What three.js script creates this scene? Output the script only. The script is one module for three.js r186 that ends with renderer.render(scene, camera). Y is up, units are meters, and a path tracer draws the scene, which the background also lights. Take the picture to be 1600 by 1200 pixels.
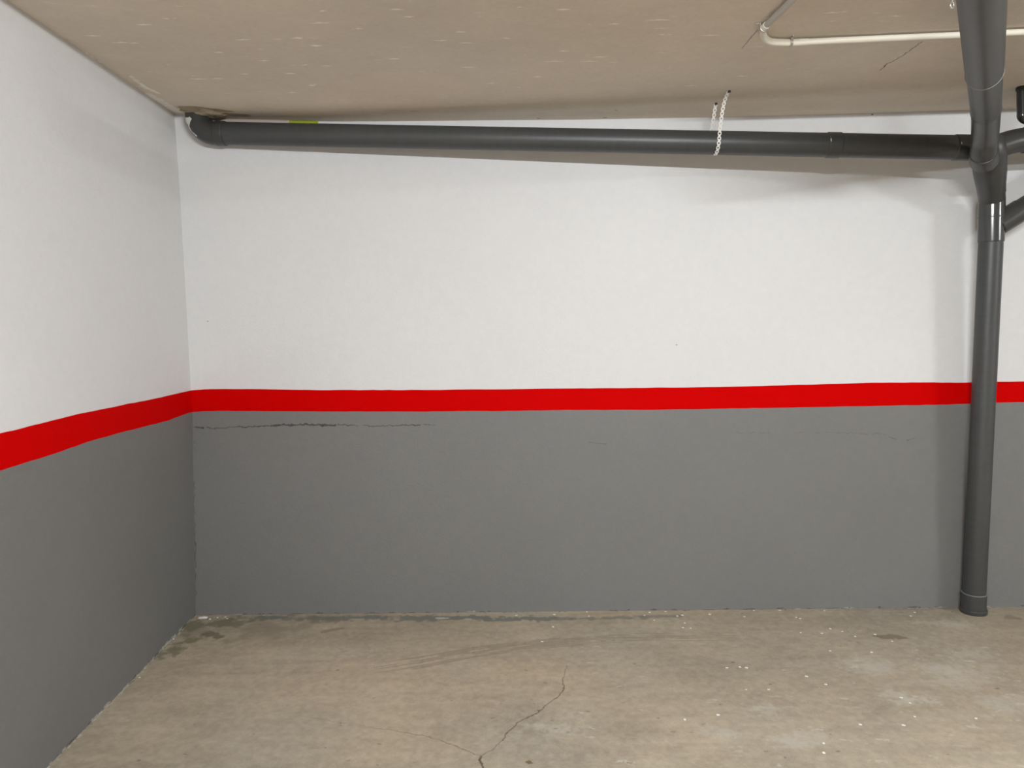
import * as THREE from 'three';
import { mergeGeometries } from 'three/addons/utils/BufferGeometryUtils.js';
import { RectAreaLightUniformsLib } from 'three/addons/lights/RectAreaLightUniformsLib.js';
import { RoundedBoxGeometry } from 'three/addons/geometries/RoundedBoxGeometry.js';

RectAreaLightUniformsLib.init();
const V = (x, y, z) => new THREE.Vector3(x, y, z);

// ---------------------------------------------------------------- camera, exposure
const W = 1600, HH = 1200, F = 1200;               // focal length in pixels of the 1600 x 1200 frame
const CAM = V(0, 1.5236, 3.95);                    // back wall is the plane z = 0, floor y = 0
const vF = V((812 - 800) / F, (600 - 504) / F, -1).normalize();      // where the back wall's normal points, in camera axes
const vU = V(-0.0135, 1, 0); vU.addScaledVector(vF, -vU.dot(vF)).normalize();
const vX = new THREE.Vector3().crossVectors(vF, vU);
const scene = new THREE.Scene();
const camera = new THREE.PerspectiveCamera(2 * Math.atan(HH / 2 / F) * 180 / Math.PI, W / HH, 0.05, 60);
camera.position.copy(CAM);
const M3 = new THREE.Matrix4().set(vX.x, vX.y, vX.z, 0, vU.x, vU.y, vU.z, 0, -vF.x, -vF.y, -vF.z, 0, 0, 0, 0, 1);
camera.quaternion.setFromRotationMatrix(M3);
scene.add(camera);
scene.background = new THREE.Color(0x000000);
const renderer = new THREE.WebGLRenderer({ antialias: true });
renderer.toneMapping = THREE.LinearToneMapping;
renderer.toneMappingExposure = 0.475;
renderer.shadowMap.enabled = true;

const LAMPS = [                                     // fluorescent battens on the ceiling: x, z, radiance, turned
  [0.7, 4.0, 2150, 0],
  [6.0, 4.0, 1700, 0],
];

// a pixel gives a direction; the plane it meets gives the point
function ray(px, py) { return V((px - 800) / F, (600 - py) / F, -1).applyMatrix4(M3); }
function onAxis(px, py, ax, val) { const r = ray(px, py); const t = (val - CAM[ax]) / r[ax]; return CAM.clone().addScaledVector(r, t); }
const atZ = (px, py, z) => onAxis(px, py, 'z', z);
const onFloor = (px, py) => onAxis(px, py, 'y', 0);

// ---------------------------------------------------------------- helpers
let seed = 12345;
const rnd = () => { seed = (seed * 1664525 + 1013904223) >>> 0; return seed / 4294967296; };
const rr = (a, b) => a + (b - a) * rnd();
const clamp = (x, a = 0, b = 1) => Math.min(b, Math.max(a, x));
const sstep = (a, b, x) => { const t = clamp((x - a) / (b - a)); return t * t * (3 - 2 * t); };
function lerpTable(tab, x) {                        // [[x, y], ...], monotone x
  if (x <= tab[0][0]) return tab[0][1];
  for (let i = 1; i < tab.length; i++) if (x <= tab[i][0]) {
    const t = (x - tab[i - 1][0]) / (tab[i][0] - tab[i - 1][0]); return tab[i - 1][1] + t * (tab[i][1] - tab[i - 1][1]);
  }
  return tab[tab.length - 1][1];
}
function hash(ix, iy, s) { let h = (Math.imul(ix, 374761393) + Math.imul(iy, 668265263) + Math.imul(s, 2147483647)) | 0; h = Math.imul(h ^ (h >>> 13), 1274126177); return ((h ^ (h >>> 16)) >>> 0) / 4294967296; }
function vnoise(x, y, s = 0) {
  const ix = Math.floor(x), iy = Math.floor(y), fx = x - ix, fy = y - iy, u = fx * fx * (3 - 2 * fx), v = fy * fy * (3 - 2 * fy);
  const a = hash(ix, iy, s), b = hash(ix + 1, iy, s), c = hash(ix, iy + 1, s), d = hash(ix + 1, iy + 1, s);
  return a + (b - a) * u + (c - a) * v + (a - b - c + d) * u * v;
}
function fbm(x, y, o = 4, s = 0) { let a = 0, w = 0.5, t = 0; for (let i = 0; i < o; i++) { a += w * vnoise(x, y, s + i * 17); t += w; x = x * 2.03 + 3.1; y = y * 2.03 + 1.7; w *= 0.5; } return a / t; }

// a colour map that covers a rectangle of a surface measured in metres
class Paint {
  constructor(w, h, x0, x1, y0, y1) { Object.assign(this, { w, h, x0, x1, y0, y1 }); this.d = new Float32Array(w * h * 3); this.mx = (x1 - x0) / w; this.my = (y1 - y0) / h; }
  fill(fn) { for (let j = 0; j < this.h; j++) for (let i = 0; i < this.w; i++) { const c = fn(this.x0 + (i + 0.5) * this.mx, this.y0 + (j + 0.5) * this.my), k = (j * this.w + i) * 3; this.d[k] = c[0]; this.d[k + 1] = c[1]; this.d[k + 2] = c[2]; } return this; }
  over(xa, xb, ya, yb, fn, col) {                   // fn(x, y) -> alpha
    const i0 = Math.max(0, Math.floor((xa - this.x0) / this.mx)), i1 = Math.min(this.w - 1, Math.ceil((xb - this.x0) / this.mx));
    const j0 = Math.max(0, Math.floor((ya - this.y0) / this.my)), j1 = Math.min(this.h - 1, Math.ceil((yb - this.y0) / this.my));
    for (let j = j0; j <= j1; j++) for (let i = i0; i <= i1; i++) {
      const a = fn(this.x0 + (i + 0.5) * this.mx, this.y0 + (j + 0.5) * this.my); if (a <= 0) continue;
      const k = (j * this.w + i) * 3; for (let q = 0; q < 3; q++) this.d[k + q] += (col[q] - this.d[k + q]) * Math.min(1, a);
    }
  }
  blot(cx, cy, rx, ry, col, alpha, rough = 0.5, freq = 20, s = 1, turn = 0, edge = 0.25) {
    const R = Math.max(rx, ry) * 1.6, c = Math.cos(turn), sn = Math.sin(turn);
    this.over(cx - R, cx + R, cy - R, cy + R, (x, y) => {
      const dx = x - cx, dy = y - cy, u = (dx * c + dy * sn) / rx, v = (-dx * sn + dy * c) / ry;
      const r = Math.hypot(u, v) + (fbm(x * freq, y * freq, 4, s) - 0.5) * 2 * rough;
      return alpha * (1 - sstep(1 - edge, 1, r));
    }, col);
  }
  line(pts, wid, col, alpha, wob = 0, gap = 0, s = 3, gf = 45) {   // pts [[x, y, width factor], ...]
    for (let i = 1; i < pts.length; i++) {
      const [ax, ay, aw = 1] = pts[i - 1], [bx, by, bw = 1] = pts[i], L2 = (bx - ax) ** 2 + (by - ay) ** 2, m = wid * 2 + wob * 2;
      this.over(Math.min(ax, bx) - m, Math.max(ax, bx) + m, Math.min(ay, by) - m, Math.max(ay, by) + m, (x, y) => {
        const wx = x + (vnoise(x * 60, y * 60, s) - 0.5) * wob + (vnoise(x * 200, y * 200, s + 9) - 0.5) * wob * 0.4, wy = y + (vnoise(x * 60, y * 60, s + 5) - 0.5) * wob + (vnoise(x * 200, y * 200, s + 4) - 0.5) * wob * 0.4;
        const t = clamp(((wx - ax) * (bx - ax) + (wy - ay) * (by - ay)) / L2), dd = Math.hypot(wx - ax - t * (bx - ax), wy - ay - t * (by - ay));
        const ww = wid * (aw + (bw - aw) * t) * 0.5;
        const g = gap ? sstep(gap - 0.1, gap + 0.1, vnoise(x * gf, y * gf, s + 7)) : 1;
        return alpha * g * clamp((ww - dd) / this.mx + 0.6);
      }, col);
    }
  }
  texture() {
    const a = new Uint8Array(this.w * this.h * 4);
    for (let k = 0, n = this.w * this.h; k < n; k++) {
      for (let q = 0; q < 3; q++) { const l = clamp(this.d[k * 3 + q]); a[k * 4 + q] = Math.round(255 * (l <= 0.0031308 ? 12.92 * l : 1.055 * l ** (1 / 2.4) - 0.055)); }
      a[k * 4 + 3] = 255;
    }
    const t = new THREE.DataTexture(a, this.w, this.h); t.colorSpace = THREE.SRGBColorSpace; t.magFilter = THREE.LinearFilter; t.minFilter = THREE.LinearFilter; t.wrapS = t.wrapT = THREE.MirroredRepeatWrapping; t.needsUpdate = true; return t;
  }
}
function heightTexture(n, fn) {
  const a = new Uint8Array(n * n * 4);
  for (let j = 0; j < n; j++) for (let i = 0; i < n; i++) { const g = Math.round(255 * clamp(fn(i / n, j / n))), k = (j * n + i) * 4; a[k] = a[k + 1] = a[k + 2] = g; a[k + 3] = 255; }
  const t = new THREE.DataTexture(a, n, n); t.magFilter = t.minFilter = THREE.LinearFilter; t.wrapS = t.wrapT = THREE.MirroredRepeatWrapping; t.needsUpdate = true; return t;
}
const bumpBase = heightTexture(512, (u, v) => 0.6 * fbm(u * 70, v * 70, 3, 40) + 0.4 * fbm(u * 14, v * 14, 3, 60));
function bump(lx, ly, size) { const t = bumpBase.clone(); t.repeat.set(lx / size, ly / size); t.needsUpdate = true; return t; }

const numbers = {};
function numbered(n) { const k = numbers[n] = (numbers[n] ?? -1) + 1; return k ? n + '_' + String(k).padStart(3, '0') : n; }
function mesh(name, geo, mat, parent) { const m = new THREE.Mesh(geo, mat); m.name = parent ? name : numbered(name); m.castShadow = m.receiveShadow = true; (parent || scene).add(m); return m; }
function thing(name, label, category, pos, group) { const g = new THREE.Group(); g.name = numbered(name); g.position.copy(pos); g.userData = { label, category }; if (group) g.userData.group = group; scene.add(g); return g; }
function structure(o, label, category) { o.userData = { kind: 'structure', label, category }; return o; }
// moves a geometry given in world metres into its thing's own frame
function part(name, geos, mat, root) {
  const g = Array.isArray(geos) ? mergeGeometries(geos.map((q) => (q.index ? q.toNonIndexed() : q))) : geos;
  g.translate(-root.position.x, -root.position.y, -root.position.z);
  return mesh(name, g, mat, root);
}
function gridGeo(nu, nv, fn, flip = false) {        // fn(u, v) -> [Vector3, s, t]
  const p = [], uv = [], ix = [];
  for (let j = 0; j <= nv; j++) for (let i = 0; i <= nu; i++) { const [q, s, t] = fn(i / nu, j / nv); p.push(q.x, q.y, q.z); uv.push(s, t); }
  for (let j = 0; j < nv; j++) for (let i = 0; i < nu; i++) { const a = j * (nu + 1) + i, b = a + 1, c = a + nu + 1, d = c + 1; flip ? ix.push(a, c, b, b, c, d) : ix.push(a, b, c, b, d, c); }
  const g = new THREE.BufferGeometry(); g.setAttribute('position', new THREE.Float32BufferAttribute(p, 3)); g.setAttribute('uv', new THREE.Float32BufferAttribute(uv, 2)); g.setIndex(ix); g.computeVertexNormals(); return g;
}
function boxGeo(x0, x1, y0, y1, z0, z1) { const g = new THREE.BoxGeometry(x1 - x0, y1 - y0, z1 - z0); g.translate((x0 + x1) / 2, (y0 + y1) / 2, (z0 + z1) / 2); return g; }
function merge(list) { return mergeGeometries(list.map((q) => (q.index ? q.toNonIndexed() : q))); }
// a tube with its own radius at each point
function sweep(pts, radii, sides = 40, caps = true) {
  const n = pts.length, R = (i) => (Array.isArray(radii) ? radii[i] : radii), T = [];
  for (let i = 0; i < n; i++) T.push(pts[Math.min(n - 1, i + 1)].clone().sub(pts[Math.max(0, i - 1)]).normalize());
  let N = Math.abs(T[0].y) < 0.9 ? V(0, 1, 0) : V(0, 0, 1); N.addScaledVector(T[0], -N.dot(T[0])).normalize();
  const p = [], uv = [], ix = []; let len = 0;
  for (let i = 0; i < n; i++) {
    N = N.clone().addScaledVector(T[i], -N.dot(T[i])).normalize(); const B = new THREE.Vector3().crossVectors(T[i], N);
    if (i) len += pts[i].distanceTo(pts[i - 1]);
    for (let k = 0; k <= sides; k++) { const a = k / sides * Math.PI * 2; const q = pts[i].clone().addScaledVector(N, Math.cos(a) * R(i)).addScaledVector(B, Math.sin(a) * R(i)); p.push(q.x, q.y, q.z); uv.push(len, k / sides * 0.35); }
  }
  const m = sides + 1;
  for (let i = 0; i < n - 1; i++) for (let k = 0; k < sides; k++) { const a = i * m + k, b = a + 1, c = a + m, d = c + 1; ix.push(a, b, c, b, d, c); }
  const g = new THREE.BufferGeometry(); g.setAttribute('position', new THREE.Float32BufferAttribute(p, 3)); g.setAttribute('uv', new THREE.Float32BufferAttribute(uv, 2)); g.setIndex(ix); g.computeVertexNormals();
  // close the seam's normals
  const nn = g.attributes.normal; for (let i = 0; i < n; i++) { const a = i * m, b = i * m + sides; const q = V(nn.getX(a) + nn.getX(b), nn.getY(a) + nn.getY(b), nn.getZ(a) + nn.getZ(b)).normalize(); nn.setXYZ(a, q.x, q.y, q.z); nn.setXYZ(b, q.x, q.y, q.z); }
  const out = [g.toNonIndexed()];
  if (caps) for (const [i, s] of [[0, 1], [n - 1, -1]]) {
    const cp = [], cu = [], o = pts[i];
    for (let k = 0; k < sides; k++) { const a = (i * m + k) * 3, b = (i * m + k + 1) * 3; const A = [p[a], p[a + 1], p[a + 2]], Bq = [p[b], p[b + 1], p[b + 2]]; cp.push(o.x, o.y, o.z, ...(s > 0 ? Bq : A), ...(s > 0 ? A : Bq)); cu.push(0, 0, 0, 0, 0, 0); }
    const c = new THREE.BufferGeometry(); c.setAttribute('position', new THREE.Float32BufferAttribute(cp, 3)); c.setAttribute('uv', new THREE.Float32BufferAttribute(cu, 2)); c.computeVertexNormals(); out.push(c);
  }
  return mergeGeometries(out);
}
const along = (a, b, t) => a.clone().lerp(b, t);
function smooth(pts, n) { return new THREE.CatmullRomCurve3(pts, false, 'centripetal').getSpacedPoints(n); }
// rounded pipe collar between two points of an axis
function collar(a, b, r, lip = 0.004) {
  const L = a.distanceTo(b), e = Math.min(0.004, L / 4) / L;
  return sweep([along(a, b, 0), along(a, b, e * 0.3), along(a, b, e), along(a, b, 1 - e), along(a, b, 1 - e * 0.3), along(a, b, 1)], [r - lip, r - lip * 0.25, r, r, r - lip * 0.25, r - lip], 40);
}
const mat = (o) => new THREE.MeshStandardMaterial(o);
const lin = (r, g, b) => new THREE.Color().setRGB(r, g, b);

// ---------------------------------------------------------------- the room
const X1 = 7.5, Z1 = 9;
const ceilTab = [[-1.9, 2.612], [-1.72, 2.598], [-1.4, 2.566], [-0.93, 2.545], [0.3, 2.534], [1.0, 2.534], [1.7, 2.539], [2.3, 2.548], [8, 2.552]];
const ceilY = (x) => lerpTable(ceilTab, x);
const leftTab = [[0, -1.743], [0.2, -1.736], [1.06, -1.708], [1.25, -1.709], [2.2, -1.717], [2.7, -1.728]];
const leftX = (y, z) => lerpTable(leftTab, y) + 0.0515 * z;

// colours of matter (linear)
const WHITE = [0.69, 0.69, 0.695], RED = [0.56, 0.0006, 0.0006], GREY = [0.172, 0.172, 0.168], FLOORC = [0.378, 0.325, 0.247], CEILC = [0.67, 0.595, 0.50];
const shade = (c, k) => [c[0] * k, c[1] * k, c[2] * k];

// floor: the worn slab in front of the wall carries its own marks
const FX0 = -1.95, FX1 = 3.45, FZ0 = 0, FZ1 = 2.7;
const fl = new Paint(2048, 1024, FX0, FX1, FZ0, FZ1);
const floorBase = (x, z) => {
  const big = fbm(x * 1.1 + 4, z * 1.4, 4, 5) - 0.5, mid = fbm(x * 5, z * 6, 4, 21) - 0.5, fine = fbm(x * 45, z * 45, 3, 33) - 0.5, sw = fbm(x * 3 + z * 2, z * 26, 3, 44) - 0.5;
  const k = 1 + big * 0.42 + mid * 0.24 + fine * 0.30 + sw * 0.18 + (vnoise(x * 210, z * 210, 88) - 0.5) * 0.12;
  const warm = (fbm(x * 2.1, z * 2.4, 3, 77) - 0.5) * 0.09;
  return [FLOORC[0] * k * (1 + warm), FLOORC[1] * k, FLOORC[2] * k * (1 - warm)];
};
fl.fill(floorBase);
const fp = (px, py) => { const p = onFloor(px, py); return [p.x, p.z]; };
const fline = (list, w, col, al, wob, gap, s, gf) => fl.line(list.map(([a, b, k]) => [...fp(a, b), k ?? 1]), w, col, al, wob, gap, s, gf);
const fblot = (px, py, rx, rz, col, al, rough, freq, s, turn, edge) => { const [x, z] = fp(px, py); fl.blot(x, z, rx, rz, col, al, rough, freq, s, turn, edge); };
// pale worn areas
for (const [px, py, rx, rz, al] of [[1430, 1092, 0.10, 0.05, 0.5], [1500, 1060, 0.16, 0.10, 0.3], [1370, 1040, 0.16, 0.09, 0.32], [1480, 975, 0.16, 0.05, 0.35], [1520, 1030, 0.12, 0.08, 0.35], [1470, 1045, 0.13, 0.09, 0.3], [1200, 1110, 0.1, 0.05, 0.3], [1250, 1160, 0.14, 0.06, 0.25], [860, 1140, 0.12, 0.05, 0.25], [1050, 975, 0.2, 0.03, 0.25], [560, 1018, 0.12, 0.02, 0.3], [1560, 1100, 0.14, 0.1, 0.28], [1130, 1140, 0.12, 0.05, 0.22]])
  for (let q = 0; q < 5; q++) fblot(px + rr(-30, 30), py + rr(-8, 8), rx * rr(0.3, 0.8), rz * rr(0.4, 0.9), [0.50, 0.475, 0.42], al * 0.9, 1.7, 42, Math.round(px) + q, rr(-0.4, 0.4), 0.8);
for (let i = 0; i < 90; i++) {                      // small pale scuffs
  const px = 800 + 800 * Math.sqrt(rnd()), py = 985 + 215 * rnd();
  fblot(px, py, rr(0.006, 0.03), rr(0.003, 0.012), [0.56, 0.53, 0.47], rr(0.2, 0.6), 1.3, 90, i + 400, rr(-0.5, 0.5), 0.6);
}
for (let i = 0; i < 70; i++) {                      // small dark stains
  const px = 200 + 1400 * rnd(), py = 985 + 215 * rnd();
  fblot(px, py, rr(0.004, 0.014), rr(0.003, 0.008), [0.16, 0.13, 0.09], rr(0.3, 0.75), 0.7, 90, i + 900, rr(-0.6, 0.6));
}
// mossy damp patches in the corner and grey wall paint spilt along the wall's foot
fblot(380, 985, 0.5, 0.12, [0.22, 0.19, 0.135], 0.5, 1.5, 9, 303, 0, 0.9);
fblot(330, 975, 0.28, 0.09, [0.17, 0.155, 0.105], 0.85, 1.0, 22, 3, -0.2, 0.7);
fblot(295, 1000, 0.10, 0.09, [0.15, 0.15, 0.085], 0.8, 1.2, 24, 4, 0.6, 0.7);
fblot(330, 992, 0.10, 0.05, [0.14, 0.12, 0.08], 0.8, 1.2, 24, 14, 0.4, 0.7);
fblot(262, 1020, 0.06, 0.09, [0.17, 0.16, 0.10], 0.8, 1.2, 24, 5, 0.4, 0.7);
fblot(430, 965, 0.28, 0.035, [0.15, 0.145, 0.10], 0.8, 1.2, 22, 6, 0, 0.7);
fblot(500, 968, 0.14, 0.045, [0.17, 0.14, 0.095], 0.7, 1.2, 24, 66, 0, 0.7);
for (const [px, py, rx, rz, al] of [[690, 966, 0.4, 0.042, 0.9], [560, 965, 0.24, 0.036, 0.85], [830, 967, 0.28, 0.034, 0.9], [440, 965, 0.2, 0.034, 0.7], [950, 966, 0.28, 0.026, 0.7], [1030, 963, 0.16, 0.018, 0.6]]) fblot(px, py, rx, rz, [0.165, 0.175, 0.155], al, 1.1, 26, Math.round(px), 0, 0.5);
fblot(750, 960, 0.3, 0.008, [0.40, 0.37, 0.31], 0.6, 0.9, 30, 91);
fblot(690, 966, 0.05, 0.012, [0.5, 0.48, 0.42], 0.9, 0.9, 50, 92); fblot(732, 967, 0.03, 0.012, [0.42, 0.38, 0.31], 0.9, 0.8, 50, 93);
fblot(517, 985, 0.05, 0.02, [0.2, 0.165, 0.12], 0.6, 0.9, 30, 94, -0.5);
fblot(1392, 995, 0.085, 0.034, [0.19, 0.155, 0.115], 0.8, 0.5, 34, 95, 0, 0.4); fblot(1372, 994, 0.035, 0.02, [0.2, 0.165, 0.125], 0.7, 0.5, 34, 96, 0, 0.4);
fblot(1480, 950, 0.12, 0.03, [0.22, 0.18, 0.13], 0.5, 0.9, 30, 97);
fblot(1580, 965, 0.07, 0.03, [0.2, 0.155, 0.11], 0.55, 0.8, 30, 98);
// tyre scuffs that sweep in an arc
for (let k = 0; k < 7; k++) fline([[585, 1037 + k * 3.0, 0.3], [660, 1026 + k * 2.8], [740, 1012 + k * 2.4], [820, 1002 + k * 2.2, 0.8], [960, 990 + k * 2.2, 0.6], [1150, 989 + k * 1.8, 0.4]], 0.013, [0.21, 0.175, 0.125], 0.5, 0.003, 0.35, 50 + k, 9);
// hairline cracks
const CR = [0.05, 0.042, 0.03];
fline([[886, 1040, 0.5], [880, 1058, 0.7], [881, 1075, 1.2], [874, 1086, 1], [856, 1100, 1], [838, 1115, 1.6], [812, 1127, 0.9], [792, 1145, 1.2], [784, 1157, 1], [768, 1172, 0.6], [751, 1181, 0.7]], 0.0042, CR, 0.7, 0.009, 0, 61);
fline([[578, 1136, 0.3], [620, 1142, 0.6], [650, 1148, 1], [672, 1151, 0.7], [700, 1161, 0.9], [728, 1172, 1], [740, 1179, 0.8], [751, 1181, 0.8]], 0.0036, CR, 0.6, 0.009, 0, 62);
fline([[751, 1181, 1], [750, 1187, 1.5], [755, 1200, 1], [760, 1215, 1], [752, 1260, 1]], 0.0045, CR, 0.85, 0.008, 0, 63);
fline([[470, 1118, 0.4], [520, 1127, 0.6], [578, 1136, 0.4]], 0.003, CR, 0.4, 0.008, 0.3, 64);
fblot(827, 1191, 0.014, 0.012, [0.13, 0.085, 0.04], 0.9, 0.7, 90, 65);
// crumbs and paint drips along the feet of both walls
for (let i = 0; i < 130; i++) { const t = rnd(), z = t * 1.6 + 0.01; fl.blot(leftX(0, z) + rr(-0.002, 0.012), z, rr(0.002, 0.006), rr(0.004, 0.016), rnd() < 0.5 ? [0.5, 0.48, 0.42] : [0.22, 0.2, 0.16], 0.9, 0.7, 90, i + 30); }
for (let i = 0; i < 110; i++) { const x = rr(-1.72, 3.2), z = rr(0.0, 0.014) + (rnd() < 0.2 ? rr(0, 0.06) : 0); fl.blot(x, z, rr(0.003, 0.014), rr(0.002, 0.005), rnd() < 0.25 ? [0.5, 0.48, 0.42] : [0.12, 0.11, 0.09], 0.85, 0.7, 90, i + 230); }
const floorMat = mat({ map: fl.texture(), bumpMap: bump(5.4, 2.7, 0.5), bumpScale: 0.0012, roughness: 0.82 });
const fGeo = gridGeo(2, 2, (u, v) => { const x = FX0 + u * (FX1 - FX0), z = FZ0 - 0.02 + v * (FZ1 - FZ0 + 0.02); return [V(x, 0, z), (x - FX0) / (FX1 - FX0), (z - FZ0) / (FZ1 - FZ0)]; }, true);
const floor = structure(mesh('floor', merge([fGeo, boxGeo(FX0, FX1, -0.25, -0.004, -0.02, FZ1)]), floorMat), 'worn beige concrete floor slab with cracks and white specks', 'floor');
const plain = new Paint(1024, 1024, 0, 6, 0, 6).fill((x, z) => floorBase(x + 11, z + 5));
const floorFar = mat({ map: plain.texture(), bumpMap: bump(6, 6, 0.5), bumpScale: 0.0012, roughness: 0.82 });
const flat = (x0, x1, z0, z1) => gridGeo(1, 1, (u, v) => { const x = x0 + u * (x1 - x0), z = z0 + v * (z1 - z0); return [V(x, 0, z), x / 6, z / 6]; }, true);
const f2 = mesh('floor', merge([flat(FX1, X1 + 0.2, -0.02, Z1 + 0.2), flat(FX0, FX1, FZ1, Z1 + 0.2), boxGeo(FX1, X1 + 0.2, -0.25, -0.004, -0.02, Z1 + 0.2), boxGeo(FX0, FX1, -0.25, -0.004, FZ1, Z1 + 0.2)]), floorFar);
structure(f2, 'plain concrete floor of the driving lane', 'floor');

// ceiling, not quite level
const cl = new Paint(2048, 1024, FX0, FX1, FZ0, FZ1);
const ceilBase = (x, z) => { const k = 1 + (fbm(x * 1.3, z * 1.6, 3, 7) - 0.5) * 0.16 + (fbm(x * 9, z * 14, 3, 8) - 0.5) * 0.07 + (fbm(x * 70, z * 70, 2, 9) - 0.5) * 0.07; const w = (fbm(x * 1.7 + 9, z * 2, 3, 10) - 0.5) * 0.07; return [CEILC[0] * k * (1 + w), CEILC[1] * k, CEILC[2] * k * (1 - w)]; };
cl.fill(ceilBase);
const cp = (px, py) => { let p = onAxis(px, py, 'y', 2.54); p = onAxis(px, py, 'y', ceilY(p.x)); return [p.x, p.z]; };
const cline = (list, w, col, al, wob, gap, s) => cl.line(list.map(([a, b, k]) => [...cp(a, b), k ?? 1]), w, col, al, wob, gap, s);
for (const [px, py, L] of [[504, 17, 12], [620, 15, 24], [500, 36, 30], [640, 26, 16], [466, 60, 22], [494, 71, 18], [720, 50, 16], [690, 63, 26], [728, 67, 18], [880, 15, 22], [1030, 31, 44], [618, 92, 22], [733, 105, 26], [790, 60, 20], [880, 80, 18], [866, 96, 30], [920, 96, 26], [938, 89, 24], [826, 86, 10], [1110, 55, 26], [1040, 54, 20], [1160, 119, 16], [1080, 134, 20], [487, 133, 12], [457, 145, 16], [452, 115, 16], [510, 103, 14], [210, 68, 12], [190, 68, 30], [225, 39, 24], [265, 29, 20], [340, 123, 18], [310, 124, 30], [487, 134, 10], [412, 95, 18], [476, 101, 12], [380, 62, 24], [342, 82, 16], [382, 116, 12], [456, 115, 10], [492, 132, 10], [145, 58, 24], [495, 72, 14], [465, 59, 16], [960, 37, 18], [560, 45, 16], [770, 130, 20], [840, 120, 14], [1300, 20, 24], [1400, 25, 20]])
  cl.line([[...cp(px - L / 2, py + 0.4), 0.2], [...cp(px, py), 1], [...cp(px + L / 2, py), 0.2]], 0.009, [0.92, 0.86, 0.78], 0.9, 0.006, 0.15, px);
for (let i = 0; i < 60; i++) { const px = rr(60, 1590), py = rr(5, 150), L = rr(6, 24); cl.line([[...cp(px - L / 2, py), 0.2], [...cp(px, py), 1], [...cp(px + L / 2, py), 0.2]], 0.007, [0.84, 0.78, 0.70], rr(0.3, 0.7), 0.006, 0.3, i + 7); }
// white wall paint lapped onto the ceiling beside the left wall, brown stain round the pipe
for (const [a, b, w, al] of [[[232, 150], [278, 176], 0.055, 0.5], [[218, 133], [246, 148], 0.028, 0.65], [[205, 122], [226, 140], 0.02, 0.5], [[130, 84], [160, 104], 0.012, 0.5]]) cl.line([[...cp(...a), 0.7], [...cp(...b), 1]], w, [0.86, 0.83, 0.78], al + 0.15, 0.02, 0, 5);
{ const [x, z] = cp(310, 172); cl.blot(x, z, 0.16, 0.05, [0.27, 0.2, 0.11], 0.75, 0.5, 12, 71); const [x2, z2] = cp(360, 180); cl.blot(x2, z2, 0.14, 0.03, [0.2, 0.16, 0.1], 0.6, 0.6, 14, 72); }
for (const [px, py, r] of [[482, 178, 0.02], [963, 172, 0.01], [945, 184, 0.012], [842, 185, 0.01], [620, 172, 0.03], [600, 178, 0.02], [648, 174, 0.03]]) { const [x, z] = cp(px, py); cl.blot(x, z, r, 0.006, px > 800 ? [0.12, 0.1, 0.05] : [0.5, 0.47, 0.42], 0.8, 0.7, 60, px); }
cline([[1159, 76, 0.6], [1172, 60, 1], [1184, 47, 1]], 0.004, [0.16, 0.16, 0.2], 0.8, 0.002, 0, 80);
cline([[1374, 110, 0.8], [1388, 99, 1], [1400, 93, 0.7], [1412, 86, 0.9], [1425, 76, 0.8], [1442, 65, 0.6]], 0.0045, [0.1, 0.08, 0.065], 0.85, 0.008, 0, 81);
cline([[1464, 51, 0.5], [1500, 27, 0.6], [1530, 8, 0.6]], 0.0035, [0.6, 0.56, 0.5], 0.5, 0.003, 0, 82);
const ceilMat = mat({ map: cl.texture(), bumpMap: bump(5.4, 2.7, 0.4), bumpScale: 0.0015, roughness: 0.9 });
const cGeo = (x0, x1, z0, z1, s, t, n) => gridGeo(n, 2, (u, v) => { const x = x0 + u * (x1 - x0), z = z0 + v * (z1 - z0); return [V(x, ceilY(x), z), s(x), t(z)]; });
const ceilingNear = structure(mesh('ceiling', merge([cGeo(FX0, FX1, -0.02, FZ1, (x) => (x - FX0) / (FX1 - FX0), (z) => (z - FZ0) / (FZ1 - FZ0), 60), boxGeo(FX0 - 0.2, FX1, 2.63, 2.85, -0.2, FZ1)]), ceilMat), 'beige painted concrete ceiling with pale streaks above the bay', 'ceiling');
const plainC = new Paint(512, 512, 0, 6, 0, 6).fill((x, z) => ceilBase(x + 11, z + 5));
structure(mesh('ceiling', merge([cGeo(FX1, X1 + 0.2, -0.02, Z1 + 0.2, (x) => x / 6, (z) => z / 6, 4), cGeo(FX0, FX1, FZ1, Z1 + 0.2, (x) => x / 6, (z) => z / 6, 60), boxGeo(FX1, X1 + 0.2, 2.63, 2.85, -0.2, Z1 + 0.2), boxGeo(FX0 - 0.2, FX1, 2.63, 2.85, FZ1, Z1 + 0.2)]), mat({ map: plainC.texture(), bumpMap: bump(6, 6, 0.4), bumpScale: 0.0015, roughness: 0.9 })), 'plain beige concrete ceiling over the driving lane', 'ceiling');

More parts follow.
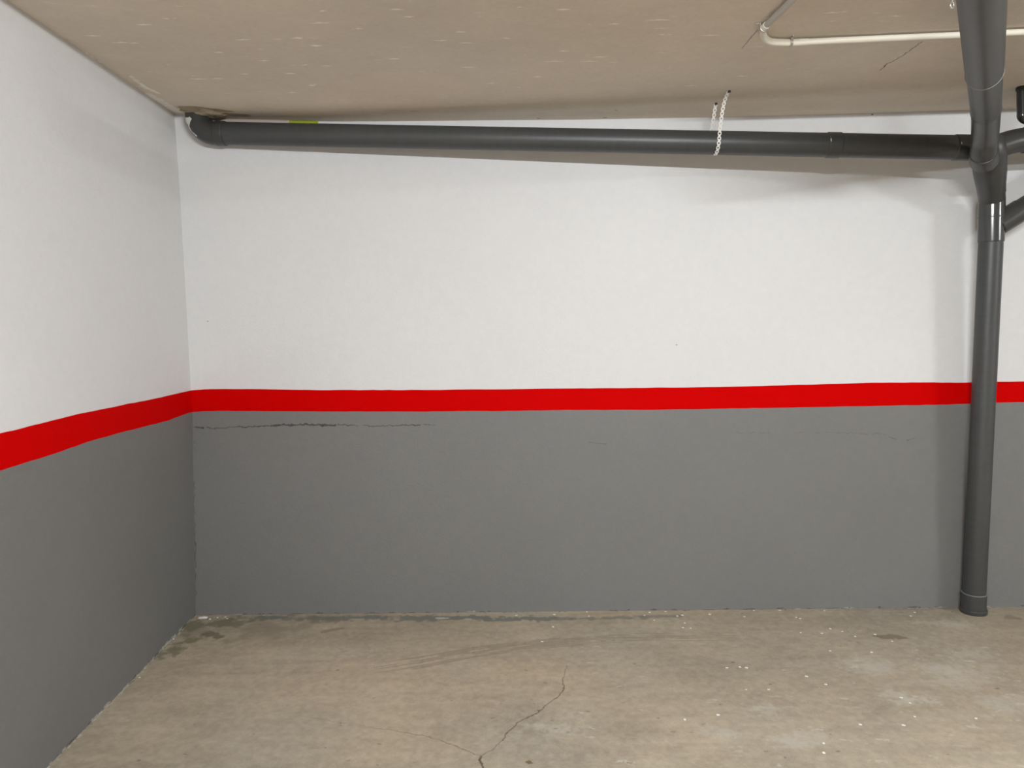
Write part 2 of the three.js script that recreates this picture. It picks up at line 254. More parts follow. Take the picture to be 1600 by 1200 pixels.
// walls: white plaster with a red stripe over grey paint; each coat stands a little proud
const wallTex = (w, h, x0, x1, y0, y1, base, s, k = 0.06) => new Paint(w, h, x0, x1, y0, y1).fill((x, y) => { const m = 1 + (fbm(x * 1.6, y * 1.6, 3, s) - 0.5) * k + (fbm(x * 40, y * 40, 2, s + 3) - 0.5) * k * 0.6; return shade(base, m); });
const BX0 = -2.0, BX1 = X1 + 0.2;
const white = wallTex(2048, 512, -1.75, 3.25, 0.8, 2.65, WHITE, 100);
{ // a strip left unpainted above the pipe, with a smear of green
  const a = atZ(345, 190, 0), b = atZ(452, 190, 0), c = atZ(497, 190, 0);
  white.over(a.x - 0.03, b.x + 0.005, a.y - 0.03, 2.65, (x, y) => sstep(a.y - 0.02, a.y - 0.012, y + (vnoise(x * 30, y * 30, 2) - 0.5) * 0.008), [0.56, 0.47, 0.41]);
  white.over(b.x, c.x + 0.03, a.y - 0.04, 2.65, (x, y) => sstep(a.y - 0.035, a.y - 0.03, y) * (x < c.x - (a.y - y) * 0.3 + 0.004 ? 1 : 0), [0.34, 0.40, 0.008]);
}
for (const [px, py, r] of [[1363, 179, 0.006], [1057, 539, 0.004], [325, 502, 0.005]]) { const p = atZ(px, py, 0); white.blot(p.x, p.y, r, r * 0.6, [0.2, 0.18, 0.16], 0.9, 0.6, 200, px); }
const whiteMat = mat({ map: white.texture(), bumpMap: bump(5, 1.85, 0.35), bumpScale: 0.0009, roughness: 0.75 });
const backGeo = gridGeo(2, 2, (u, v) => { const x = BX0 + u * (BX1 - BX0), y = -0.1 + v * 2.8; return [V(x, y, 0), (x + 1.75) / 5, (y - 0.8) / 1.85]; });
const wallBack = structure(mesh('wall_back', merge([backGeo, boxGeo(BX0, BX1, -0.25, 2.85, -0.25, -0.004)]), whiteMat), 'white plastered back wall with red stripe over grey base', 'wall');
const leftMat = mat({ map: wallTex(1024, 512, 0, 4, 0, 2.7, WHITE, 130).texture(), bumpMap: bump(4, 2.7, 0.35), bumpScale: 0.0009, roughness: 0.75 });
const leftGeo = gridGeo(2, 40, (u, v) => { const z = -0.05 + u * (Z1 + 0.25), y = -0.05 + v * 2.7; return [V(leftX(y, z), y, z), z / 4, y / 2.7]; }, true);
const leftBody = boxGeo(-0.3, -0.03, -0.25, 2.85, -0.3, Z1 + 0.3); leftBody.rotateY(Math.atan(0.0515)); leftBody.translate(-1.72, 0, 0);
const wallLeft = structure(mesh('wall_left', merge([leftGeo, leftBody]), leftMat), 'white plastered side wall with red stripe rising toward the lane', 'wall');

const pxBack = (list) => list.map(([a, b]) => { const p = atZ(a, b, 0); return [p.x, p.y]; });
const bTop = pxBack([[296, 610.5], [303, 609.5], [315, 608.5], [324, 608], [390, 608], [510, 609.4], [660, 609.2], [780, 608.2], [900, 607], [1053, 605.4], [1145, 604.3], [1294, 600], [1372, 597.8], [1517, 597.5], [1559, 596.3], [1640, 595.6]]);
const bBot = pxBack([[298, 644.2], [318, 642.6], [351, 642], [420, 642.4], [510, 643], [660, 643], [780, 642], [900, 640.6], [1031, 640.2], [1250, 636.4], [1425, 633.2], [1517, 631], [1559, 629], [1640, 627.8]]);
const pxLeft = (list) => list.map(([a, b]) => { const r = ray(a, b), k = 0.0515, xc = -1.7085; const t = (xc + k * CAM.z - CAM.x) / (r.x - k * r.z); const p = CAM.clone().addScaledVector(r, t); return [p.z, p.y]; }).sort((a, b) => a[0] - b[0]);
const lTop = pxLeft([[0, 677.3], [40, 667.7], [80, 657.5], [120, 647.5], [195, 632], [245, 622.4], [296, 610.6]]);
const lBot = pxLeft([[0, 735], [83, 709], [144, 688], [197, 673.6], [261, 657.5], [292, 645.8], [299, 644]]);
function coat(sTab, n, lo, hi, place, off, flip) {   // lo(s), hi(s) heights of the coat's edges; place(s, y, off)
  const g = (f, m) => gridGeo(n, m, f, flip), S = (u) => sTab[0] + u * (sTab[1] - sTab[0]);
  const wav = (s, k) => (vnoise(s * 25, 3, k) - 0.5) * 0.0022;
  const H = (s) => hi(s) + wav(s, 1), L = (s) => lo(s) + wav(s, 2);
  return merge([g((u, v) => { const s = S(u), y = L(s) + v * (H(s) - L(s)); return [place(s, y, off), s, y]; }, 12),
    g((u, v) => { const s = S(u); return [place(s, H(s), off * (1 - v) - 0.001 * v), s, H(s)]; }, 1),
    g((u, v) => { const s = S(u); return [place(s, L(s), -0.001 * (1 - v) + off * v), s, L(s)]; }, 1)]);
}
const pBack = (s, y, o) => V(s, y, o), pLeft = (s, y, o) => V(leftX(y, s) + o, y, s);
const scaleUV = (g, s0, s1, y0, y1) => { const a = g.attributes.uv; for (let i = 0; i < a.count; i++) a.setXY(i, (a.getX(i) - s0) / (s1 - s0), (a.getY(i) - y0) / (y1 - y0)); return g; };
const redMat = new THREE.MeshPhysicalMaterial({ specularIntensity: 0.04,  map: wallTex(1024, 128, 0, 4, 0, 0.5, RED, 150, 0.05).texture(), bumpMap: bump(4, 0.5, 0.35), bumpScale: 0.0008, roughness: 0.6 });
const greyPaint = wallTex(2048, 512, -1.75, 3.25, 0, 1.25, GREY, 160, 0.10);
const gl = (list, w, al, wob, gap, s) => greyPaint.line(list.map(([a, b, k]) => { const p = atZ(a, b, 0); return [p.x, p.y, k ?? 1]; }), w, [0.03, 0.03, 0.028], al, wob, gap, s);
gl([[304, 667, 0.6], [316, 667.5, 1.4], [330, 669, 0.6], [384, 667, 0.7], [398, 666.5, 1], [424, 665.5, 1], [436, 664, 1.6], [462, 664, 1], [480, 663, 1.4], [505, 664, 1.7], [522, 664.5, 0.9], [545, 664, 0.5], [575, 665.5, 0.6], [600, 665, 0.6], [640, 664, 0.6], [646, 664, 1.1], [680, 664, 0.4]], 0.006, 0.8, 0.010, 0.18, 11);
gl([[1150, 676, 0.4], [1300, 676, 0.4], [1380, 678, 0.8], [1398, 686, 1], [1418, 688.5, 1], [1432, 683, 0.6]], 0.004, 0.45, 0.008, 0.35, 12);
gl([[920, 691, 0.6], [948, 694, 0.8]], 0.004, 0.45, 0.004, 0, 13);
gl([[304, 690, 0.6], [303.5, 760, 0.8], [306, 900, 1], [305, 955, 0.8]], 0.004, 0.6, 0.01, 0.35, 14);
// the foot of the coat is chipped
for (let i = 0; i < 60; i++) { const x = rr(-1.7, 3.2); greyPaint.blot(x, rr(0, 0.006), rr(0.006, 0.03), rr(0.002, 0.006), rnd() < 0.2 ? [0.4, 0.38, 0.33] : [0.07, 0.07, 0.06], 0.75, 1.0, 70, i + 20, 0, 0.5); }
const greyMat = mat({ map: greyPaint.texture(), bumpMap: bump(5, 1.25, 0.3), bumpScale: 0.0011, roughness: 0.62 });
const greyL = wallTex(1024, 512, 0, 4, 0, 1.25, GREY, 190, 0.10);
for (let i = 0; i < 70; i++) greyL.blot(rr(0, 2), rr(0, 0.006), rr(0.006, 0.03), rr(0.003, 0.009), rnd() < 0.6 ? [0.45, 0.43, 0.38] : [0.07, 0.07, 0.06], 0.8, 0.7, 70, i + 60);
const greyMatL = mat({ map: greyL.texture(), bumpMap: bump(4, 1.25, 0.3), bumpScale: 0.0011, roughness: 0.62 });
const tT = (t) => (s) => lerpTable(t, s);
const lab = (m, l) => { m.userData.label = l; return m; };
lab(mesh('painted_stripe', scaleUV(coat([-1.72, BX1 - 0.2], 240, tT(bBot), tT(bTop), pBack, 0.0016), 0, 4, 0.9, 1.4), redMat, wallBack), 'red painted stripe');
lab(mesh('painted_base', scaleUV(coat([-1.75, BX1 - 0.2], 240, () => -0.01, (s) => tT(bBot)(s) + 0.004, pBack, 0.001), -1.75, 3.25, 0, 1.25), greyMat, wallBack), 'grey painted lower wall');
lab(mesh('painted_stripe', scaleUV(coat([-0.01, Z1], 300, tT(lBot), tT(lTop), pLeft, 0.0016, true), 0, 4, 0.9, 1.4), redMat, wallLeft), 'red painted stripe');
lab(mesh('painted_base', scaleUV(coat([-0.01, Z1], 300, () => -0.01, (s) => tT(lBot)(s) + 0.004, pLeft, 0.001, true), 0, 4, 0, 1.25), greyMatL, wallLeft), 'grey painted lower wall');
// the far sides of the garage, out of the picture
const farWhite = mat({ color: lin(...WHITE), bumpMap: bump(6, 2.7, 0.35), bumpScale: 0.0009, roughness: 0.75 }), farGrey = mat({ color: lin(...GREY), roughness: 0.62 }), farRed = mat({ color: lin(...RED), roughness: 0.6 });
for (const [name, label, b, c] of [['wall_right', 'white wall across the lane with red stripe over grey base', [X1, X1 + 0.2, -0.02, Z1 + 0.2], [X1 - 0.001, X1 + 0.1, 0, Z1]], ['wall_front', 'white wall behind the driving lane with red stripe over grey base', [-2.0, X1 + 0.2, Z1, Z1 + 0.2], [-1.4, X1, Z1 - 0.001, Z1 + 0.1]]]) {
  const w = structure(mesh(name, boxGeo(b[0], b[1], -0.1, 2.7, b[2], b[3]), farWhite), label, 'wall');
  lab(mesh('painted_base', boxGeo(c[0], c[1], 0, 1.08, c[2], c[3]), farGrey, w), 'grey painted lower wall');
  lab(mesh('painted_stripe', boxGeo(c[0], c[1], 1.08, 1.19, c[2], c[3]), farRed, w), 'red painted stripe');
}

// ---------------------------------------------------------------- lamps
const housingMat = mat({ color: lin(0.75, 0.75, 0.74), roughness: 0.4 }), tubeMat = mat({ color: lin(0.9, 0.9, 0.9), emissive: lin(1, 0.98, 0.93), emissiveIntensity: 6, roughness: 0.3 });
LAMPS.forEach(([x, z, L, turned], i) => {
  const y0 = ceilY(x), r = thing('ceiling_lamp', ['fluorescent batten lamp over the driving lane', 'fluorescent batten lamp over the next bay'][i], 'lamp', V(x, y0, z), 'fluorescent battens');
  r.rotation.y = turned ? Math.PI / 2 : 0;
  const hg = new RoundedBoxGeometry(1.26, 0.035, 0.06, 2, 0.006); hg.translate(0, -0.0175, 0); mesh('housing', hg, housingMat, r);
  for (const q of [-1, 1]) { const g = new RoundedBoxGeometry(0.02, 0.045, 0.035, 2, 0.004); g.translate(q * 0.61, -0.055, 0); mesh('lamp_holder', g, housingMat, r); }
  const ty = -0.06, tg = new THREE.CylinderGeometry(0.013, 0.013, 1.2, 20); tg.rotateZ(Math.PI / 2); tg.translate(0, ty, 0); mesh('tube', tg, tubeMat, r);
  const col = lin(0.965, 1, 1.02);
  for (const [dy, dz] of [[-1, 0], [0, -1], [0, 1]]) {       // the tube shines down and to both sides
    const l = new THREE.RectAreaLight(col, L, 1.18, 0.024); l.name = 'tube_light'; l.position.set(0, ty + dy * 0.0145, dz * 0.0145);
    if (dy) l.rotation.x = -Math.PI / 2; else if (dz > 0) l.rotation.y = Math.PI;       // it shines along its own -z
    r.add(l); l.castShadow = true;
  }
});

// ---------------------------------------------------------------- pipes
const pvcTone = wallTex(512, 128, 0, 2, 0, 0.35, [0.056, 0.059, 0.060], 210, 0.25).texture();
const pvc = new THREE.MeshPhysicalMaterial({ map: pvcTone, roughness: 0.42, bumpMap: bump(1, 1, 0.4), bumpScale: 0.0004 });
const pvcDark = new THREE.MeshPhysicalMaterial({ color: lin(0.046, 0.047, 0.046), roughness: 0.36 });
const taped = new THREE.MeshPhysicalMaterial({ color: lin(0.052, 0.054, 0.054), roughness: 0.17 });
const glue = mat({ color: lin(0.55, 0.53, 0.5), roughness: 0.5 });
const R = 0.055;

// long drain pipe along the wall
const GL = 0.07, GR = 0.35;
const A = atZ(352, 208.5, GL), B = atZ(1515, 231, GR), dir = B.clone().sub(A).normalize();
const onPipe = (px) => { let lo = 0, hi = 1; for (let i = 0; i < 40; i++) { const m = (lo + hi) / 2, p = along(A, B, m).sub(CAM).applyMatrix4(M3.clone().invert()); (800 + F * p.x / -p.z < px) ? lo = m : hi = m; } return along(A, B, lo); };
{
  const root = thing('drain_pipe', 'long dark grey plastic drain pipe running under the ceiling along the white wall', 'pipe', A.clone());
  part('pipe', sweep([A, onPipe(1300)], R), pvc, root);
  part('pipe_section', sweep([onPipe(1300), B], R), pvc, root);
  part('coupling', [collar(onPipe(1291), onPipe(1313), R + 0.0035)], pvc, root);
  part('end_socket', [collar(onPipe(1490), onPipe(1520), R + 0.0035)], pvcDark, root);
  part('glue_drip', [sweep(smooth([onPipe(1291).add(V(0, 0.03, 0.049)), onPipe(1291).add(V(0, 0.008, 0.0565)), onPipe(1291).add(V(-0.002, -0.01, 0.056))], 10), [0.0008, 0.0012, 0.0015, 0.002, 0.003, 0.0035, 0.003, 0.002, 0.0012, 0.001, 0.0008], 10)], glue, root);
  part('glue_drip', [sweep(smooth([onPipe(1491).add(V(0, 0.012, 0.056)), onPipe(1491).add(V(0.002, 0.002, 0.058))], 6), 0.002, 8)], glue, root);
  // elbow up into the ceiling
  const Rb = 0.085, C = A.clone().addScaledVector(dir, -0.055), pts = [A.clone().addScaledVector(dir, 0.004), A.clone()], c0 = C.clone().add(V(0, Rb, 0));
  for (let i = 0; i <= 16; i++) { const a = i / 16 * Math.PI / 2; pts.push(c0.clone().addScaledVector(dir, -Math.sin(a) * Rb).add(V(0, -Math.cos(a) * Rb, 0))); }
  pts.push(pts[pts.length - 1].clone().add(V(0, 0.03, 0)));
  const elbow = part('elbow', sweep(pts, R + 0.0025), pvcDark, root);
  part('elbow_socket', [collar(A.clone().addScaledVector(dir, -0.045), A.clone().addScaledVector(dir, 0.002), R + 0.005)], pvcDark, root);
  // plaster smeared on the outer side of the elbow
  const strip = gridGeo(18, 3, (u, v) => {
    const a = 0.62 + u * 0.78, blob = sstep(0.45, 0.72, u) * (1 - 0.8 * sstep(0.93, 1, u)), wv = (0.16 + 0.62 * blob) * (0.65 + 0.7 * vnoise(u * 9, 1, 3)), th = 0.62 + 0.36 * blob + (v - 0.5) * wv + (vnoise(u * 11, v * 2, 8) - 0.5) * 0.12;
    const o = V(0, -Math.cos(a), 0).addScaledVector(dir, -Math.sin(a)), bz = V(0, 0, 1).addScaledVector(o, -o.z).normalize(), q = c0.clone().addScaledVector(o, Rb).addScaledVector(o, Math.cos(th) * (R + 0.0038)).addScaledVector(bz, Math.sin(th) * (R + 0.0038));
    return [q, u, v];
  });
    part('plaster_smear', strip, mat({ color: lin(0.72, 0.71, 0.68), roughness: 0.8, side: THREE.DoubleSide }), root);
}

// mortar packed round the elbow where it enters the ceiling
{
  const c = atZ(316, 176, 0.1), g = new THREE.IcosahedronGeometry(1, 12), a = g.attributes.position;
  for (let i = 0; i < a.count; i++) { const x = a.getX(i), y = a.getY(i), z = a.getZ(i), k = 1 + (fbm(x * 3 + 20, z * 3 + y * 2 + 20, 3, 5) - 0.5) * 0.45; a.setXYZ(i, x * k * 0.125, y * k * 0.033 - x * 0.016, z * k * 0.085); }
  g.computeVertexNormals(); g.translate(c.x, ceilY(c.x) + 0.013, 0.085);
  lab(mesh('mortar_patch', g, mat({ color: lin(0.38, 0.315, 0.225), roughness: 0.95, bumpMap: bump(1, 1, 0.2), bumpScale: 0.002 }), ceilingNear), 'rough brown mortar packed around the pipe elbow');
}

// vertical stack with its fittings
const baseFront = onFloor(1532, 963.5), S0 = V(baseFront.x, 0, baseFront.z - 0.061), S1 = atZ(1548.5, 372, 0.14), S2 = atZ(1549.8, 312, 0.141);
const J = atZ(1546, 234, GR - 0.01);
const stack = thing('drain_stack', 'vertical dark grey drain pipe standing on the floor against the wall', 'pipe', S0.clone());
{
  const root = stack;
  part('pipe', sweep([S0.clone().add(V(0, 0.012, 0)), S1], R - 0.001), pvc, root);
  const up = S1.clone().sub(S0).normalize(), at = (h) => S0.clone().addScaledVector(up, h);
  part('base_socket', [collar(at(0.018), at(0.105), R + 0.0028, 0.003)], pvc, root);
  part('base_ring', [collar(at(0.0), at(0.024), R + 0.0085, 0.004)], pvcDark, root);
  part('seam_ring', [collar(at(0.102), at(0.106), R + 0.0036, 0.0008)], mat({ color: lin(0.2, 0.2, 0.2), roughness: 0.5 }), root);
  part('wye_fitting', [collar(S1.clone().addScaledVector(up, -0.02), S2.clone().addScaledVector(up, 0.01), R + 0.003, 0.003)], taped, root);
  const mid = along(S1, S2, 0.55); part('fitting_seam', [collar(mid.clone().addScaledVector(up, -0.003), mid.clone().addScaledVector(up, 0.003), R + 0.0048, 0.001)], taped, root);
  const fpts = smooth([S2, atZ(1548, 285, 0.21), atZ(1546.5, 262, 0.27), J, J.clone().add(V(0, 0.05, 0))], 18);
  part('junction', sweep(fpts, fpts.map((_, i) => R + 0.003 + 0.012 * sstep(0.05, 0.6, i / 18) - 0.01 * sstep(0.86, 1, i / 18))), pvcDark, root);
  part('junction_tab', [collar(atZ(1567, 300, 0.20), atZ(1567, 262, 0.23), 0.014, 0.003)], pvcDark, root);
}
const lab2 = (m, l) => { m.userData.label = l; return m; };
// branch that climbs to the right from the wye
{
  const a = along(S1, S2, 0.25), b = atZ(1600, 325, 0.15), e = b.clone().sub(a).normalize();
  const s = a.clone().addScaledVector(e, 0.03), t = a.clone().addScaledVector(e, 0.62);
  lab2(part('branch_pipe', sweep([s, t], R - 0.003), pvcDark, stack), 'branch slanting up from the fitting');
  part('branch_socket', [collar(s, s.clone().addScaledVector(e, 0.13), R + 0.0005, 0.003)], pvcDark, stack);
  const bend = [t.clone().addScaledVector(e, -0.02)]; for (let i = 1; i <= 8; i++) { const k = i / 8; bend.push(t.clone().addScaledVector(e, 0.1 * k).add(V(0, 0.09 * k * k, 0))); } part('branch_bend', sweep(bend, R), pvcDark, stack);
}
// short pipe that leaves the junction to the right
{
  const pts = smooth([J.clone().add(V(0.01, 0.005, 0)), atZ(1573, 224, GR - 0.01), atZ(1588, 220, GR - 0.012), atZ(1602, 218.5, GR - 0.015), atZ(1660, 215, GR - 0.03), atZ(2100, 190, 0.2)], 40);
  part('side_pipe', sweep(pts, R - 0.001), pvcDark, stack);
  const q = atZ(1599, 218.8, GR - 0.015), q2 = atZ(1650, 215.6, GR - 0.028); part('side_socket', [collar(q, q2, R + 0.003)], pvcDark, stack);
}
// overhead pipe that runs from the junction out over the bay
{
  const P0 = atZ(1534, 0, CAM.z - 2.095), P2 = atZ(1540.5, 172, CAM.z - 3.19);
  const d = P0.clone().sub(P2).normalize(); d.y = 0.002; d.normalize();
  const P1 = P2.clone().addScaledVector(d, 0.56), N1 = P2.clone().addScaledVector(d, 1.55);
  const root = thing('overhead_drain_pipe', 'dark grey drain pipe hung below the ceiling pointing out over the bay', 'pipe', P2.clone());
  part('pipe', sweep([P1, N1], 0.0575), pvc, root);
  part('pipe_section', sweep([P2, P1.clone().addScaledVector(d, 0.05)], 0.0543), pvc, root);
  const rim = (p, r, m) => part('rim', [collar(p.clone().addScaledVector(d, -0.0015), p.clone().addScaledVector(d, 0.006), r, 0.001)], m, root);
  rim(P1, 0.0588, mat({ color: lin(0.30, 0.30, 0.30), roughness: 0.25 })); rim(P2, 0.0557, pvc);
  const ep = smooth([P2.clone().addScaledVector(d, 0.02), atZ(1540, 194, CAM.z - 3.31), atZ(1538.5, 218, CAM.z - 3.42), atZ(1537, 238, CAM.z - 3.47), atZ(1538, 250, CAM.z - 3.52)], 20);
  part('elbow', sweep(ep, 0.0525), pvcDark, root);
  const e2 = ep[20].clone().sub(ep[17]).normalize();
  part('elbow_socket', [collar(ep[17].clone().addScaledVector(e2, 0.0), ep[20].clone().addScaledVector(e2, 0.012), 0.057, 0.004)], pvcDark, root);
  const u = []; for (let i = 0; i <= 14; i++) { const a = i / 14 * Math.PI / 2; u.push(N1.clone().addScaledVector(d, Math.sin(a) * 0.09).add(V(0, 0.09 * (1 - Math.cos(a)), 0))); } u.push(u[14].clone().add(V(0, 0.06, 0)));
  part('riser_elbow', sweep(u, 0.0575), pvcDark, root);
}
// small black pipe that drops out of the ceiling
{
  const c = atZ(1596, 160, 0.38), lo = atZ(1597, 182, 0.38), top = V(c.x, ceilY(c.x) + 0.01, c.z);
  const pts = [top, lo.clone().add(V(0, 0.015, 0))]; for (let i = 0; i <= 10; i++) { const a = i / 10 * Math.PI / 2; pts.push(lo.clone().add(V(0.03 * (1 - Math.cos(a)), 0.008 - 0.022 * Math.sin(a), 0))); } pts.push(pts[12].clone().add(V(0.25, 0.0, 0)));
  const root = thing('small_pipe', 'small glossy black pipe elbow coming down from the ceiling near the wall', 'pipe', top.clone());
  const blk = new THREE.MeshPhysicalMaterial({ color: lin(0.02, 0.02, 0.021), roughness: 0.18 });
  part('elbow', sweep(pts, 0.022, 28), blk, root);
  part('collar', [collar(top.clone().add(V(0, -0.03, 0)), top.clone().add(V(0, -0.012, 0)), 0.025)], blk, root);
}
// perforated steel strap that carries the long pipe
{
  const p = onPipe(1117), top = ceilY(p.x), m1 = atZ(1131, 151, 0.0), r1 = R + 0.003;
  const front = V(p.x + 0.014, top, p.z + 0.19), rear = V(p.x + 0.004, top, p.z + 0.0);
  const path = [front];
  path.push(V(p.x + 0.008, top - 0.035, p.z + 0.13));
  for (let i = 0; i <= 12; i++) { const a = 0.25 - i / 12 * (Math.PI + 0.35); path.push(V(p.x + 0.006 - i * 0.0009, p.y + Math.sin(a) * r1, p.z + Math.cos(a) * r1)); }
  path.push(V(p.x - 0.004, p.y + 0.06, p.z - 0.05), rear);
  const curve = new THREE.CatmullRomCurve3(path, false, 'centripetal'), L = curve.getLength(), n = Math.round(L / 0.022);
  const root = thing('pipe_strap', 'perforated galvanised steel strap looped under the long drain pipe', 'strap', front.clone());
  const steel = mat({ color: lin(0.86, 0.86, 0.84), metalness: 0.2, roughness: 0.35 });
  const w = 0.0088, links = [[], []];
  for (let k = 0; k < n; k++) {
    const t0 = k / n, t1 = (k + 1) / n, a = curve.getPointAt(t0), b = curve.getPointAt(t1), y = b.clone().sub(a), len = y.length() * 1.03; y.normalize();
    const x = V(1, 0, 0).addScaledVector(y, -y.x).normalize(), z = new THREE.Vector3().crossVectors(x, y);
    const s = new THREE.Shape(), h = len / 2; s.moveTo(-w * 0.62, -h); s.quadraticCurveTo(-w * 0.7, -h * 0.6, -w, -h * 0.35); s.lineTo(-w, h * 0.35); s.quadraticCurveTo(-w * 0.7, h * 0.6, -w * 0.62, h); s.lineTo(w * 0.62, h); s.quadraticCurveTo(w * 0.7, h * 0.6, w, h * 0.35); s.lineTo(w, -h * 0.35); s.quadraticCurveTo(w * 0.7, -h * 0.6, w * 0.62, -h);
    const hole = new THREE.Path(); hole.absarc(0, 0, 0.0042, 0, Math.PI * 2, true); s.holes.push(hole);
    const g = new THREE.ExtrudeGeometry(s, { depth: 0.001, bevelEnabled: false, curveSegments: 5 });
    g.applyMatrix4(new THREE.Matrix4().makeBasis(x, y, z).setPosition(a.clone().lerp(b, 0.5))); links[t0 < 0.5 ? 0 : 1].push(g);
  }
  part('front_band', links[0], steel, root); part('rear_band', links[1], steel, root);
  const dark = mat({ color: lin(0.09, 0.08, 0.07), metalness: 0.6, roughness: 0.5 });
  for (const q of [front, rear]) { const g = new THREE.CylinderGeometry(0.006, 0.0075, 0.008, 6); g.translate(q.x, q.y - 0.005, q.z); part('bolt', g, dark, root); }
}
// electrical conduit clipped to the ceiling
{
  const cr = 0.0108, onC = (px, py) => { let y = 2.52; let p; for (let i = 0; i < 4; i++) { p = onAxis(px, py, 'y', y); y = ceilY(p.x) - cr - 0.006; } return p; };
  const far = onC(1232, 66.5), near = onC(1494, 55), run = near.clone().sub(far).setY(0).normalize();
  const E1 = onC(1262, 65.2), K = onC(1193, 44), K2 = onC(1238, 0), back = K2.clone().sub(K).setY(0).normalize();
  const corner = onC(1187, 66);
  const bend = smooth([K.clone().addScaledVector(back, 0.03), K, corner.clone().lerp(K, 0.35).lerp(far, 0.14), corner.clone().lerp(far, 0.42).lerp(K, 0.06), far, E1], 30);
  const root = thing('electrical_conduit', 'thin cream plastic conduit bent across the ceiling', 'conduit', far.clone());
  const cream = mat({ color: lin(0.72, 0.68, 0.58), roughness: 0.45 }), greyed = mat({ color: lin(0.42, 0.39, 0.35), roughness: 0.5 });
  const end = E1.clone().addScaledVector(run, 6.0 / run.x * 1.0); end.y = ceilY(end.x) - cr - 0.006;
  const pts = []; for (let i = 0; i <= 30; i++) { const q = E1.clone().lerp(end, i / 30); q.y = ceilY(q.x) - cr - 0.006; pts.push(q); }
  part('straight_run', sweep(pts, cr, 20), cream, root);
  part('bend', sweep(bend, cr + 0.0012, 20), cream, root);
  part('lane_run', sweep([K.clone().addScaledVector(back, 0.02), K.clone().addScaledVector(back, 5)], cr, 20), greyed, root);
  const steel = mat({ color: lin(0.5, 0.48, 0.43), metalness: 0.8, roughness: 0.3 });
  const clip = (p, d, name = 'clip') => {           // a saddle round the tube with two screwed feet
    const sd = V(-d.z, 0, d.x), q = []; for (let i = 0; i <= 14; i++) { const a = Math.PI + i / 14 * Math.PI; q.push(p.clone().addScaledVector(sd, Math.cos(a) * (cr + 0.0028)).add(V(0, Math.sin(a) * (cr + 0.0028), 0))); }
    q.unshift(q[0].clone().add(V(0, cr + 0.004, 0)), ); q.push(q[q.length - 1].clone().add(V(0, cr + 0.004, 0)));
    const gs = [sweep(q.map((v) => v.clone().addScaledVector(d, -0.003)), 0.0018, 8), sweep(q, 0.0022, 8), sweep(q.map((v) => v.clone().addScaledVector(d, 0.003)), 0.0018, 8)];
    for (const s of [-1, 1]) gs.push(sweep([p.clone().addScaledVector(sd, s * 0.016).add(V(0, cr + 0.003, 0)), p.clone().addScaledVector(sd, s * 0.03).add(V(0, cr + 0.003, 0))], 0.0028, 8));
    part(name, gs, steel, root);
  };
  clip(onC(1236, 66.5), run); clip(K.clone().addScaledVector(back, 0.004), back);
  for (const t of [1.6, 3.2]) { const q = E1.clone().addScaledVector(run, t); q.y = ceilY(q.x) - cr - 0.006; clip(q, run); }
}
// little steel eye screwed into the ceiling
{
  const p = cp(1488, -3), y = ceilY(p[0]), root = thing('screw_eye', 'small bright steel eye screwed into the ceiling beside the overhead pipe', 'hook', V(p[0], y, p[1]));
  const steel = mat({ color: lin(0.8, 0.8, 0.78), metalness: 0.8, roughness: 0.25 });
  const t = new THREE.TorusGeometry(0.009, 0.0022, 10, 24); t.rotateY(0.5); t.translate(p[0], y - 0.022, p[1]); part('ring', t, steel, root);
  part('shank', sweep([V(p[0], y, p[1]), V(p[0], y - 0.014, p[1])], 0.0022, 10), steel, root);
}

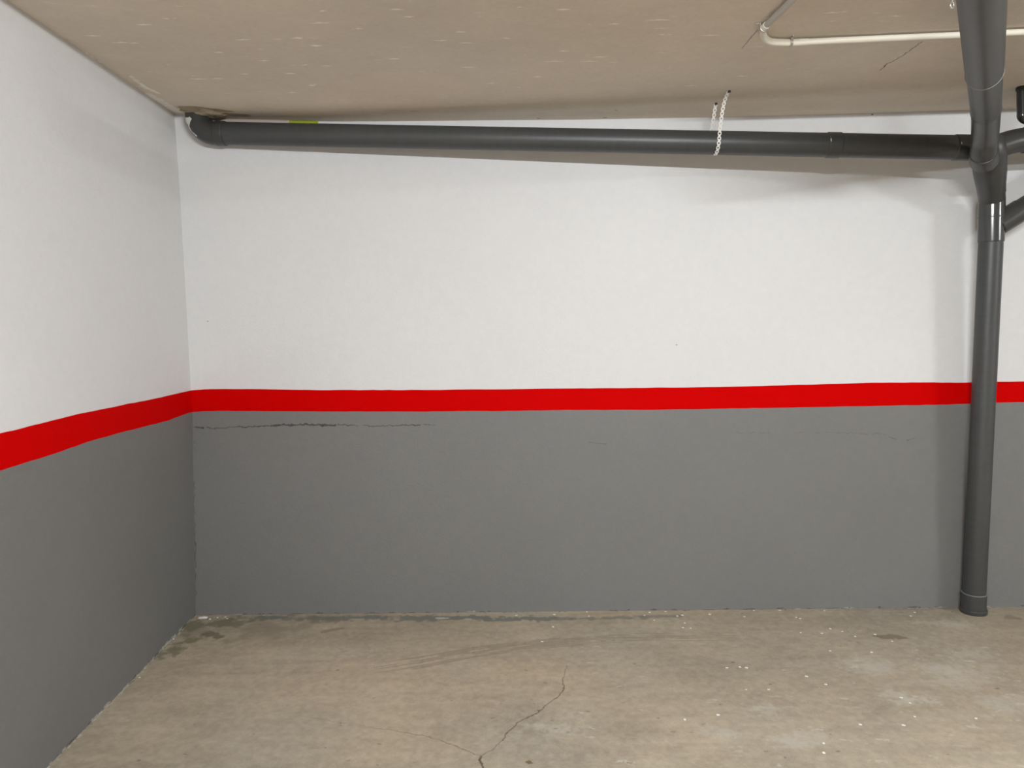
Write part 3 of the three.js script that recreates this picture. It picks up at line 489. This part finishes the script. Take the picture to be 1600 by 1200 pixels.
// ---------------------------------------------------------------- crumbs of paint and plaster on the floor
const chipMat = mat({ color: lin(0.80, 0.79, 0.75), roughness: 0.85 });
const chipGeos = [0, 1, 2, 3].map((k) => {
  const g = new THREE.IcosahedronGeometry(1, 1), a = g.attributes.position;
  for (let i = 0; i < a.count; i++) { const x = a.getX(i), y = a.getY(i), z = a.getZ(i), s = 0.7 + 0.6 * vnoise(x * 2.1 + k * 9 + 20, z * 2.1 + y * 3.7 + 20, k); a.setXYZ(i, x * s, y * s, z * s); }
  g.computeVertexNormals(); g.computeBoundingBox(); g.translate(0, -g.boundingBox.min.y, 0); return g;
});
function chip(px, py, sx, sz, label, group) {
  const p = onFloor(px, py), m = mesh('paint_chip', chipGeos[Math.floor(rnd() * 4)], chipMat);
  m.position.set(p.x, 0, Math.max(p.z, sz + 0.004)); m.scale.set(sx, Math.min(sx, sz) * 0.35, sz); m.rotation.y = rr(-0.4, 0.4);
  m.userData = { label, category: 'paint chip' }; if (group) m.userData.group = group;
}
chip(317, 967, 0.027, 0.017, 'largest white plaster crumb, lying in the corner of the two walls');
const G = 'white paint chips scattered on the floor', LB = 'tiny white paint chip out on the open concrete floor', LC = 'tiny white paint chip beside the large plaster crumb in the corner', LS = 'tiny white paint chip against the foot of the side wall', LW = 'tiny white paint chip along the foot of the grey back wall';
for (const [x, y] of [[328, 968], [340, 965.5], [352, 964.5], [355, 967], [271, 999], [218, 1059]]) chip(x, y, rr(0.004, 0.007), rr(0.004, 0.006), x < 300 ? LS : LC, x < 300 ? 'paint chips by the side wall' : 'paint chips in the corner');
for (const [x, y] of [[1040, 956], [1015, 957.5], [1007, 962], [1022, 969.5], [1058, 963], [1066, 962], [1109, 960.5], [1070, 974], [1067, 981], [1079, 982], [1163, 964], [1178, 954.5], [1218, 954], [1288, 955], [1244, 965], [1250, 967], [1297, 983], [1251, 989], [1284, 990], [1316, 987.5], [1336, 995], [1367, 992], [1394, 1002.5], [1429, 957.5], [1423, 963], [1297, 1017.5], [1362, 1020], [1136, 1044], [1156, 1043], [1166, 1044], [1260, 1057.6], [1290, 1070], [1166, 1078], [1201, 1078], [1408, 1090.6], [1422, 1099], [917, 956.5], [920, 963], [866, 961], [864, 980], [807, 962], [847, 1003], [1122, 1118], [1070, 1125], [1344, 1133], [1412, 1134], [1429, 1120], [1287, 1162], [1287, 1177], [1525, 1123]])
  chip(x, y, rr(0.004, 0.0085), rr(0.004, 0.0075), ...(x === 1367 ? ['tiny white paint chip on the edge of the dark oval stain nearer the wall'] : x === 1394 ? ['tiny white paint chip on the edge of the dark oval stain farther from the wall'] : y < 970 ? [LW, 'paint chips along the back wall'] : [LB, G]));

renderer.render(scene, camera);
